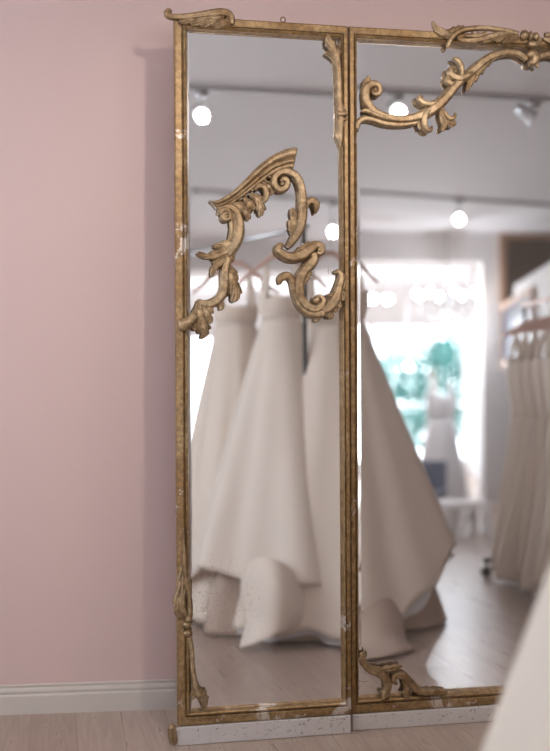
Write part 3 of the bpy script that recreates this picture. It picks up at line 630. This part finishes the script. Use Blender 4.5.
# ================================================================== GOWNS
def dirs(th, a, b): return a * math.cos(th), b * math.sin(th)
def gown(label, cat, loc, rz, R=.5, depth=1.0, zw=1.22, zs=1.70, k=(9, 14), amp=.05, hem=None, under=True, mat=None, seed=1, group=None, n=150, m=46, wr=.125, train=None, zh=.03, tul=False, pw=.88, bw=.155):
    """a hanging gown: skirt, bodice, two straps (and an underskirt); x across, y front to back"""
    rnd = random.Random(seed); mat = mat or SATIN
    root = empty('wedding_gown', loc, (0, 0, rz)); tag(root, label, cat, group)
    ph = [rnd.uniform(0, 6.28) for _ in range(6)]
    def rad(th, s, rr, am):
        f = .55 * math.sin(k[0] * th + ph[0] + .7 * s) + .35 * math.sin(k[1] * th + ph[1] - .5 * s) + .25 * math.sin(4 * th + ph[2])
        base = wr + (rr - wr) * (s ** pw)
        return base * (1 + am * 2.0 * f * min(1, .12 + s ** 1.1))
    def skirt_mesh(rr, am, z0, hemf, flare=None):
        vs = []
        for i in range(m + 1):
            s = i / m
            for j in range(n):
                th = 2 * PI * j / n; zb = hemf(th); z = z0 + (zb - z0) * s
                r = rad(th, s, rr, am); ex = flare(th, s) if flare else 0
                x, y = dirs(th, r + ex, (r + ex) * depth); vs.append((x, y, z))
        return vs, [(i * n + j, i * n + (j + 1) % n, (i + 1) * n + (j + 1) % n, (i + 1) * n + j) for i in range(m) for j in range(n)]
    hf = hem or (lambda th: zh + .012 * math.sin(5 * th + ph[3]) + .01 * math.sin(11 * th + ph[4]))
    v, f = skirt_mesh(R, amp, zw, hf, train)
    sk = mesh_obj('skirt', v, f, mat, root)
    so = sk.modifiers.new('cloth', 'SOLIDIFY'); so.thickness = .004; so.offset = -1
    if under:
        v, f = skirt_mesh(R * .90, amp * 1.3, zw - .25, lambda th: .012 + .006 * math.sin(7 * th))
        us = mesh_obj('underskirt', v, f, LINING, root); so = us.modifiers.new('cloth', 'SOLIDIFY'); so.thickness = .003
    # bodice with a sweetheart neckline
    vs = []; mm = 16; nb = 48
    for i in range(mm + 1):
        s = i / mm
        for j in range(nb):
            th = 2 * PI * j / nb
            top = zs - .17 + .045 * abs(math.sin(th)) * (1 if math.sin(th) > 0 else .2) + .03 * math.cos(2 * th)
            z = zw - .02 + (top - zw + .02) * s
            w = wr * 1.02 + (bw - wr) * math.sin(min(1, s * 1.15) * PI / 2) - .012 * max(0, s - .8)
            x, y = dirs(th, w, w * .62 * (1 + .18 * s * max(0, math.sin(th)) * abs(math.cos(th * 2)))); vs.append((x, y, z))
    f = [(i * nb + j, i * nb + (j + 1) % nb, (i + 1) * nb + (j + 1) % nb, (i + 1) * nb + j) for i in range(mm) for j in range(nb)]
    bo = mesh_obj('bodice', vs, f, mat, root); so = bo.modifiers.new('cloth', 'SOLIDIFY'); so.thickness = .004
    for sg in (-1, 1):
        mb = MB(); pts = crom([(sg * bw * .7, .06, zs - .16), (sg * bw * .65, .045, zs - .07), (sg * bw * .6, .0, zs - .005), (sg * bw * .65, -.04, zs - .08), (sg * bw * .7, -.06, zs - .16)], 20)
        mb.tube(pts, .014, 8); mb.build('strap', mat, root)
    if tul:
        v, f = skirt_mesh(R * .97, amp * 1.5, zw - .5, lambda th: max(.01, hf(th) - .04 + .03 * math.sin(9 * th + 1) + .015 * math.sin(17 * th))); mesh_obj('tulle_layer', v, f, TULLE, root)
    return root
def hanger(loc, rz, label, group, w=.21, drop=.09, top=.0, mat=None):
    """loc is the rail point the hook hangs from"""
    root = empty('dress_hanger', loc, (0, 0, rz)); tag(root, label, 'hanger', group)
    mb = MB(); hk = [(.0 + .022 * math.sin(a), 0, -.004 - .022 + .022 * math.cos(a)) for a in [(-110 + 22 * i) * PI / 180 for i in range(14)]]
    hk = [(x, 0, z + .014) for x, _, z in hk]
    mb.tube(hk[:11] + [(0.004, 0, -.06), (0, 0, -.12)], .003, 8); mb.build('hook', CHROME, root)
    mb = MB(); pts = crom([(-w, .0, -.12 - drop), (-w * .6, 0, -.12 - drop * .5), (-.04, 0, -.118), (0, 0, -.112), (.04, 0, -.118), (w * .6, 0, -.12 - drop * .5), (w, 0, -.12 - drop)], 30)
    mb.tube(pts, [.008 + .006 * math.sin(PI * i / 29) for i in range(30)], 10); mb.build('arms', mat or ROSE, root)
    return root
FACE = math.atan2(-(PL_L.n.x), PL_L.n.y)             # turns a gown's +y towards the mirror
FACE = math.atan2(-(-PL_L.n).x, (-PL_L.n).y)
def flo(p): return Vector((p.x, p.y, 0))
GA = PL_L.at_depth(281, 300, 5.46); GB = PL_L.at_depth(330, 300, 5.42); GC = PL_L.at_depth(236, 300, 5.75); GP = PL_L.at_depth(302, 300, 5.30)
GB2 = PL_R.at_depth(352, 300, 5.72)
print('gowns', GA, GB, GB2, GC)
def angle_toward(th, c, w): d_ = (th - c + PI) % (2 * PI) - PI; return math.exp(-(d_ / w) ** 2)
def hemA(th): return .06 + .15 * angle_toward(th, 1.35, .8) + .24 * angle_toward(th, 2.7, .95) + .015 * math.sin(5 * th)
def hemB(th):
    th = (th + PI) % (2 * PI) - PI; q = min(1, max(0, (th - .15) / 1.4)); q = q * q * (3 - 2 * q) if th > -1.8 else 1
    return .06 + .36 * (1 - q) + .02 * math.sin(13 * th)
gA = gown('ivory satin ball gown with swept up hem, nearest the camera at the right edge', 'gown', flo(GA), FACE, R=.46, k=(7, 11), amp=.05, hem=hemA, seed=3, mat=SATIN, zw=1.50, zs=1.76, wr=.09, bw=.12, pw=.92,
          train=lambda th, s: .16 * s * angle_toward(th, .7, .75))
gB = gown('champagne satin gown with jagged tulle hem, seen in the mirror beside the ball gown', 'gown', flo(GB), FACE, R=.54, k=(6, 10), amp=.03, seed=5, mat=SATIN_B, tul=True, zw=1.46, zs=1.74, wr=.12, pw=1.0,
          hem=hemB)

gC = gown('shaded ivory gown seen in the narrow mirror, left of the swept up ball gown', 'gown', flo(GC), FACE, R=.40, k=(8, 13), amp=.06, seed=8, mat=SATIN_B, zw=1.50, zs=1.74, wr=.095, bw=.12)
# the part of gown A's train that is turned up over itself: a draped sheet laid through room points
def px_sheet(name, rows, root, mat, n=26, pl=PL_L):
    ctrl = [[pl.at_depth(x, y, d_) if d_ else pl.at_z(x, y, .012) for x, y, d_ in r] for r in rows]
    lines = [crom([tuple(v) for v in r], n) for r in ctrl]
    M = root.matrix_basis.inverted(); vs = []
    cols = [crom([lines[k_][i] for k_ in range(len(rows))], n) for i in range(n)]
    for i in range(n):
        for k_ in range(n): vs.append(M @ Vector(cols[i][k_]))
    o = mesh_obj(name, vs, [(i * n + k_, i * n + k_ + 1, (i + 1) * n + k_ + 1, (i + 1) * n + k_) for i in range(n - 1) for k_ in range(n - 1)], mat, root)
    so = o.modifiers.new('cloth', 'SOLIDIFY'); so.thickness = .004; return o
px_sheet('turned_up_train', [
    [(243, 570, 5.05), (256, 557, 4.92), (278, 561, 4.86), (298, 579, 4.92), (311, 606, 5.02)],
    [(241, 592, 4.98), (256, 580, 4.86), (279, 584, 4.78), (300, 597, 4.86), (312, 612, 4.98)],
    [(245, 620, 4.92), (258, 613, 4.82), (279, 611, 4.75), (299, 613, 4.83), (312, 618, 4.97)],
    [(240, 648, 4.78), (257, 643, 4.74), (278, 634, 4.74), (297, 625, 4.84), (312, 620, 4.98)]], gA, SATIN)
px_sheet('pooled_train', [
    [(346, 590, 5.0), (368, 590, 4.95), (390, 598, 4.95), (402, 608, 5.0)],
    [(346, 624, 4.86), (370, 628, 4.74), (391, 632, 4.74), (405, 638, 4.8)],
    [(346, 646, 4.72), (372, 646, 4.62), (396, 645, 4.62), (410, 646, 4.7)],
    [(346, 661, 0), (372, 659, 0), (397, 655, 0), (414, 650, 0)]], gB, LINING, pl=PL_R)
RAILZ = 1.93
for g_, nm in ((gA, 'swept up ball gown'), (gB, 'champagne gown'), (gC, 'shaded ivory gown')):
    p = g_.location; h = hanger((p.x, p.y, RAILZ), FACE + .12 * (g_ is gA) - .3 * (g_ is gB), 'rose copper hanger carrying the ' + nm, 'hangers on the near rail', w=.23, drop=.15)
# the near rail: round top bar through the hangers, two posts, feet on casters
def rolling_rack(label, a, b, zr, half=.24, over=.35, mat=BLACK, railmat=CHROME, foot_at=(0, 1)):
    a = Vector((a.x, a.y, 0)); b = Vector((b.x, b.y, 0)); dd = (b - a).normalized(); a2 = a - dd * over; b2 = b + dd * over
    mid = (a2 + b2) / 2; L2 = (b2 - a2).length / 2; yaw = math.atan2(dd.y, dd.x)
    root = empty('clothes_rack', mid, (0, 0, yaw)); tag(root, label, 'clothes rack')
    mb = MB(); mb.tube([(-L2 - .03, 0, zr), (L2 + .03, 0, zr)], .013, 12); mb.build('top_rail', railmat, root)
    for x in (-L2, L2):
        mb = MB(); mb.tube([(x, 0, .10), (x, 0, zr)], .012, 12); mb.build('post', mat, root)
        mb = MB(); mb.tube([(x, -half, .10), (x, half, .10)], .014, 10); ft_ = mb.build('foot', mat, root)
        for y in (-half + .02, half - .02):
            mb = MB(); mb.lathe([(.030, -.011), (.033, -.008), (.033, .008), (.030, .011)], (x, y, .033), 20, (1, 0, 0))
            mb.tube([(x, y, .085), (x, y, .05)], .008, 8); mb.build('caster', BLACK, ft_)
    mb = MB(); mb.tube([(-L2, 0, .10), (L2, 0, .10)], .010, 10); mb.build('bottom_bar', mat, root)
    return root
ra, rb = Vector((GC.x, GC.y, 0)), Vector((GA.x, GA.y, 0))
rolling_rack('tall steel gown rail seen in the narrow mirror', GC - (GP - GC).normalized() * .6, GP, RAILZ - .003, over=.02)

# the far rack along the low partition
WH0 = PL_R.at_z(488, 572, .03); WH1 = PL_R.at_z(538, 589, .03)
rd = Vector((-.30, .954, 0))
print('rack', WH0, WH1)
WH0 = WH0 + Vector((.915, .403, 0)) * .24
rk0 = WH0 + rd * 0.0; rk1 = WH0 + rd * 1.5
FRZ = 1.62
far_rack = rolling_rack('rose copper rack of gowns with black casters by the low partition', rk0, rk1, FRZ - .003, half=.27, over=.02, mat=BLACK, railmat=ROSE)
ryaw = math.atan2(rd.y, rd.x)
for i in range(8):
    q = rk0 + rd * (.12 + .165 * i)
    gg = gown(('slim ivory gown at the window end of the far rack', 'slim cream gown second from the window end of the far rack', 'slim cream gown third from the window end of the far rack', 'slim ivory gown fourth from the window end of the far rack', 'slim gown fifth from the window end of the far rack', 'slim gown sixth from the window end of the far rack', 'slim gown seventh from the window end of the far rack', 'slim gown at the mirror end of the far rack')[i],
              'gown', (q.x, q.y, 0), ryaw + PI / 2 + random.uniform(-.12, .12), R=.23 + .02 * (i % 3), depth=.40, zw=.98, zs=1.43, k=(7, 12), amp=.11, seed=20 + i, n=90, m=26, under=False,
              mat=(SATIN, SATIN_B)[i % 2], group='gowns on the far rack', zh=.06 + .06 * (i % 2))
    hanger((q.x, q.y, FRZ), ryaw + PI / 2 + random.uniform(-.15, .15), 'rose copper hanger %s window end of the far rack' % ('at the', 'second from the', 'third from the', 'fourth from the', 'fifth from the', 'sixth from the', 'seventh from the', 'farthest from the')[i], 'hangers on the far rack', w=.19, drop=.08)
# partition slab behind the far rack, lower than the ceiling
pa, pb = PL_R.at_depth(507, 300, 9.3), PL_R.at_depth(552, 300, 7.2)
pd = (pb - pa); pd.z = 0; pd.normalize()
zt = PL_R.at_depth(507, 278, 9.3).z
print('partition', pa, pb, 'top', zt, PL_R.at_depth(550, 258, 7.2).z)
pa = pa + Vector((.891, .454, 0)) * .16; po = pa - pd * .7; pe = pa + pd * 3.2
slab('wall_partition', (po.x, po.y), (pe.x, pe.y), 0, zt, .12, WHITE, -1)

def lbasis(o, p, zrot): o.location = p; o.rotation_euler = (0, 0, zrot); return o
nP = Vector((-pd.y, pd.x, 0)); pyaw = math.atan2(pd.y, pd.x)
def on_part(px, py):
    p, r = PL_R.refl(px, py); t = (pa - p).dot(nP) / r.dot(nP); return p + r * t
f0, f1 = on_part(505, 332), on_part(536, 305)
print('framed', f0, f1, nP)
fw = (Vector((f1.x, f1.y, 0)) - Vector((f0.x, f0.y, 0))).length
fp = empty('framed_panel', f0 + nP * .0 - Vector((0, 0, 0)), (0, 0, pyaw)); tag(fp, 'dark glazed panel in an oak frame hanging on the low white partition', 'frame')
ph_ = .62; pz0 = -.35
mb = MB()
for x0, x1, z0, z1 in ((0, .06, pz0, pz0 + ph_), (fw - .06, fw, pz0, pz0 + ph_), (.06, fw - .06, pz0, pz0 + .06), (.06, fw - .06, pz0 + ph_ - .06, pz0 + ph_)): mb.box(x0, x1, .002, .04, z0, z1)
mb.build('frame', OAK, fp, False)
GLASSY = plain('dark_glazing', (.05, .06, .10), .3, 0)
mb = MB(); mb.box(.06, fw - .06, .002, .022, pz0 + .06, pz0 + ph_ - .06); mb.build('glazing', GLASSY, fp, False)
# slatted grille high on the front wall, beside the opening
g0, gz0 = far_t(505, 280); g1, gz1 = far_t(556, 238)
gr = empty('slatted_grille', FA + fd * g0 + fn * .002, (0, 0, fyaw)); tag(gr, 'dark brown slatted wooden grille high on the wall above the partition', 'grille')
gz1 = min(gz1, HC - .06); gz0 = 2.0; gw = g1 - g0 + 1.0
mb = MB(); mb.box(0, gw, 0, .02, gz0, gz1)
for i in range(int(gw / .05)): mb.box(.03 + i * .05, .055 + i * .05, .02, .035, gz0 + .03, gz1 - .03)
mb.build('slats', DARKWOOD, gr, False)
mb = MB()
for x0, x1, z0, z1 in ((-.06, 0, gz0 - .06, gz1 + .06), (gw, gw + .06, gz0 - .06, gz1 + .06), (0, gw, gz0 - .06, gz0), (0, gw, gz1, gz1 + .06)): mb.box(x0, x1, 0, .045, z0, z1)
mb.build('frame', OAK, gr, False)

# ================================================================== TRACK LIGHTS
def track(p, q, label):
    p = Vector((p[0], p[1], HC)); q = Vector((q[0], q[1], HC)); dd = q - p; L_ = dd.length
    r = empty('light_track', p, (0, 0, math.atan2(dd.y, dd.x))); tag(r, label, 'light track', 'ceiling light tracks')
    mb = MB(); mb.box(0, L_, -.017, .017, -.022, -.0005); bevel(mb.build('rail', GREYMETAL, r, False), .004)
    mb = MB(); mb.box(-.03, 0, -.019, .019, -.025, -.0005); mb.build('end_cap', BLACK, r, False)
    return r
T1 = [PL_L.at_z(190, 85, HC), PL_R.at_z(540, 97, HC)]
T2 = [PL_R.at_z(360, 191, HC), PL_R.at_z(550, 204, HC)]
for nm, T_, lb in (('a', T1, 'grey ceiling light track nearest the mirrors'), ('b', T2, 'grey ceiling light track nearer the shop opening')):
    dd = (T_[1] - T_[0]); dd.z = 0; dd.normalize(); 
    track(T_[0] - dd * 1.2, T_[1] + dd * 1.5, lb)
    T_.append(dd)
def spot(px, py, pl, T_, label, aim, power, lit=True, rad=.019):
    """a small can on the track, its lamp at the photographed pixel; aim = world direction it points"""
    o = T_[0]; dd = T_[2]; nn = Vector((-dd.y, dd.x, 0))
    p, r = pl.refl(px, py); t = (o - p).dot(nn) / r.dot(nn); lamp = p + r * t
    lamp.z = min(lamp.z, HC - .10)
    aim = Vector(aim).normalized()
    rt = empty('track_spotlight', (lamp.x, lamp.y, HC - .0225)); tag(rt, label, 'spotlight', 'track spotlights')
    l0 = lamp - Vector((lamp.x, lamp.y, HC - .0225))
    back = l0 - aim * .10
    mb = MB(); mb.box(-.03, .03, -.016, .016, -.03, 0); mb.tube([(0, 0, -.03), back + aim * .03], .006, 8); mb.build('bracket', CHROME, rt)
    mb = MB(); mb.lathe([(.012, -.115), (.026, -.105), (.030, -.06), (.038, -.002), (.040, .004), (.036, .004), (.034, -.004)], l0, 24, aim); mb.build('lamp_housing', CHROME, rt)
    mb = MB(); mb.lathe([(rad * 1.1, -.012), (rad * 1.1, -.002), (rad * .8, .004), (rad * .3, .007)], l0, 24, aim); mb.build('bulb', BULB if lit else GREYMETAL, rt)
    if lit and power:
        ld = bpy.data.lights.new('spot_lamp', 'SPOT'); ld.energy = power; ld.spot_size = 1.35; ld.spot_blend = .8; ld.shadow_soft_size = .03; ld.color = (1, .90, .78)
        lo = link(bpy.data.objects.new('spot_lamp', ld)); lo.parent = rt; lo.location = l0 + aim * .04
        lo.rotation_euler = Vector((0, 0, -1)).rotation_difference(aim).to_euler()
    return rt
TOM = -(PL_L.n)                                     # towards the mirror wall
spot(201, 114, PL_L, T1, 'lit spotlight on the near track above the narrow mirror glass', (-.15, .85, -.50), 40)
spot(397, 110, PL_R, T1, 'lit spotlight on the near track below the carved branch', (-.15, .85, -.50), 40)
spot(534, 118, PL_R, T1, 'unlit turned aside spotlight at the end of the near track', (.8, .4, -.6), 0, False)
spot(333, 230, PL_L, T2, 'lit spotlight on the far track beside the narrow mirror stile', (-.4, .9, -.6), 8)
spot(459, 218, PL_R, T2, 'lit spotlight on the far track above the bright opening', (-.5, .85, -.5), 8)

# ================================================================== FRONT SHOP, seen through the opening in the mirror
def chandelier(px, py, dep, scale, label, arms=6, cand=.05):
    p = PL_R.at_depth(px, py, dep); top = HC
    r = empty('chandelier', p); tag(r, label, 'chandelier', 'chandeliers')
    mb = MB(); mb.tube([(0, 0, -.02), (0, 0, top - p.z)], .008, 8); mb.lathe([(.01, -.1), (.04, -.05), (.025, .0), (.04, .06), (.012, .1)], (0, 0, 0), 16); mb.build('stem', CRYSTAL, r)
    for i in range(arms):
        a = 2 * PI * i / arms + .3; c_, s_ = math.cos(a) * scale, math.sin(a) * scale
        mb = MB(); mb.tube(crom([(0, 0, -.03), (c_ * .4, s_ * .4, -.10), (c_ * .85, s_ * .85, -.06), (c_, s_, .02)], 12), .007, 8); mb.lathe([(.006, .01), (.03, .02), (.032, .03), (.012, .032), (.012, .075), (.004, .08)], (c_, s_, 0), 12); arm = mb.build('arm', CRYSTAL, r)
        mb = MB(); mb.ball((c_, s_, .105), .020, 10, (.8, .8, 1.5)); mb.build('candle_bulb', CANDLE, arm)
        mb = MB()
        for k_ in range(3): mb.ball((c_ * (.5 + .2 * k_), s_ * (.5 + .2 * k_), -.14 + .02 * k_), .014, 8, (.7, .7, 1.4))
        mb.build('crystal_drops', CRYSTAL, arm)
    ld = bpy.data.lights.new('chandelier_lamp', 'POINT'); ld.energy = 20; ld.shadow_soft_size = .02; ld.color = (.86, .92, 1)
    lo = link(bpy.data.objects.new('chandelier_lamp', ld)); lo.parent = r; lo.location = (0, 0, -.22)
    return r
chandelier(447, 305, 10.6, .30, 'larger crystal chandelier hanging at the right in the shop opening', 8)
chandelier(408, 345, 11.8, .26, 'smaller crystal chandelier hanging lower in the shop opening', 6)
def sconce(px, py, dep, label):
    p = PL_R.at_depth(px, py, dep); r = empty('pendant_light', p); tag(r, label, 'pendant light')
    mb = MB(); mb.tube([(0, 0, .02), (0, 0, HC - p.z)], .005, 8); mb.tube([(-.08, 0, 0), (0, 0, .02), (.08, 0, 0)], .008, 8); mb.build('stem', GREYMETAL, r)
    for x in (-.085, .085): mb = MB(); mb.ball((x, 0, -.03), .035, 12); mb.build('bulb', CANDLE, r)
sconce(380, 296, 10.8, 'two bulb pendant light at the left of the shop opening')
gd = PL_R.at_depth(441, 430, 10.9); bp = PL_R.at_depth(455, 540, 8.5)
gown('white sleeveless gown on show in the shop window', 'gown', (gd.x, gd.y, .0), FACE, R=.27, zw=.80, zs=1.20, wr=.13, k=(6, 11), amp=.05, mat=TULLE, under=False, seed=41, n=80, m=24)
# low white platform with turned legs under the window gown, and a dark chair beside it
pt = empty('display_bench', (bp.x, bp.y, 0), (0, 0, FACE)); tag(pt, 'low white bench with turned legs in front of the shop opening', 'bench')
mb = MB(); mb.box(-.34, .24, -.16, .16, .20, .25); bevel(mb.build('bench_top', WHITE, pt, False), .01)
for x in (-.30, -.13, .03, .20):
    for y in (-.12, .12):
        mb = MB(); mb.lathe([(.02, 0), (.035, .015), (.025, .035), (.042, .10), (.03, .16), (.04, .20)], (x, y, 0), 14); mb.build('leg', WHITE, pt)
ch = PL_R.at_depth(418, 500, 9.3)
GREYF = plain('grey_upholstery', (.14, .16, .22), .8)
cr_ = empty('side_chair', (ch.x, ch.y, 0), (0, 0, FACE + .5)); tag(cr_, 'low dark grey upholstered chair standing in the shop opening', 'chair')
mb = MB(); mb.box(-.22, .22, -.22, .22, .20, .28); bevel(mb.build('seat', GREYF, cr_, False), .025, 3)
mb = MB(); mb.box(-.21, .21, -.25, -.19, .27, .50); bevel(mb.build('backrest', GREYF, cr_, False), .025, 3)
for x in (-.18, .18):
    for y in (-.19, .19):
        mb = MB(); mb.tube([(x, y, .21), (x * 1.1, y * 1.1, 0)], [.02, .013], 10); mb.build('leg', BLACK, cr_)
# trees out in the street beyond the shop window
rt_ = random.Random(5)
def tree(px, py, dep, r, label):
    p = PL_R.at_depth(px, py, dep); t = empty('street_tree', (p.x, p.y, 0)); tag(t, label, 'tree', 'street trees')
    mb = MB(); mb.tube(crom([(0, 0, -.05), (.05, .02, p.z * .5), (0, 0, p.z + r * .3)], 10), [.09 - .004 * i for i in range(10)], 10); mb.build('trunk', TRUNK, t)
    mb = MB()
    for k_ in range(1700):
        a = Vector((rt_.gauss(0, 1), rt_.gauss(0, 1), rt_.gauss(0, 1))).normalized() * r * rt_.uniform(.35, 1) ** .6
        c0 = Vector((0, 0, p.z)) + Vector((a.x, a.y, a.z * .9)); q = Vector((rt_.gauss(0, 1), rt_.gauss(0, 1), rt_.gauss(0, 1))).normalized(); w_ = q.orthogonal().normalized()
        L_ = rt_.uniform(.07, .13); mb.add([c0, c0 + q * L_ * .5 + w_ * L_ * .28, c0 + q * L_, c0 + q * L_ * .5 - w_ * L_ * .28], [(0, 1, 2, 3)])
    mb.build('foliage', LEAF, t, False)
tree(432, 390, 15.5, 1.0, 'bushy green tree outside the shop window at centre')
tree(478, 380, 16.5, 1.0, 'green tree outside the shop window at right')
tree(385, 400, 17.5, 1.1, 'green tree outside the shop window at left')

# ================================================================== LIGHT
wd_ = bpy.data.worlds.new('daylight'); SC.world = wd_; wd_.use_nodes = True
bg = wd_.node_tree.nodes['Background']; bg.inputs['Color'].default_value = (.86, .935, 1, 1); bg.inputs['Strength'].default_value = 5.6
def portal(loc, target, sx, sy):
    l = bpy.data.lights.new('window_portal', 'AREA'); l.shape = 'RECTANGLE'; l.size = sx; l.size_y = sy; l.cycles.is_portal = True
    o = link(bpy.data.objects.new('window_portal', l)); o.location = loc
    o.rotation_euler = (Vector(target) - Vector(loc)).to_track_quat('-Z', 'Z').to_euler(); return o
portal((XL - .12, (WY0 + WY1) / 2, (WZ0 + WZ1) / 2), (XL + 5, (WY0 + WY1) / 2, (WZ0 + WZ1) / 2), WY1 - WY0, WZ1 - WZ0)
wc = FA + fd * ((t_open - .4 + t_j + .9) / 2) - fn * (FS + .14)
portal((wc.x, wc.y, 1.07), (wc.x + fn.x, wc.y + fn.y, 1.07), t_j + .9 - (t_open - .4), 1.83)

# ================================================================== CAMERA
cd = bpy.data.cameras.new('camera'); cam = link(bpy.data.objects.new('camera', cd)); SC.camera = cam
cam.location = CAM; cam.rotation_euler = (PI / 2 - PITCH, 0, 0)
cd.sensor_fit = 'HORIZONTAL'; cd.sensor_width = 36; cd.lens = 36 * F / 550; cd.clip_start = .05
cd.dof.use_dof = True; cd.dof.focus_distance = 3.52; cd.dof.aperture_fstop = 1.45
SC.view_settings.view_transform = 'Standard'; SC.view_settings.look = 'None'; SC.view_settings.gamma = 1; SC.view_settings.use_curve_mapping = False
SC.view_settings.exposure = 0.55
SC.cycles.max_bounces = 10; SC.cycles.diffuse_bounces = 5; SC.cycles.glossy_bounces = 5
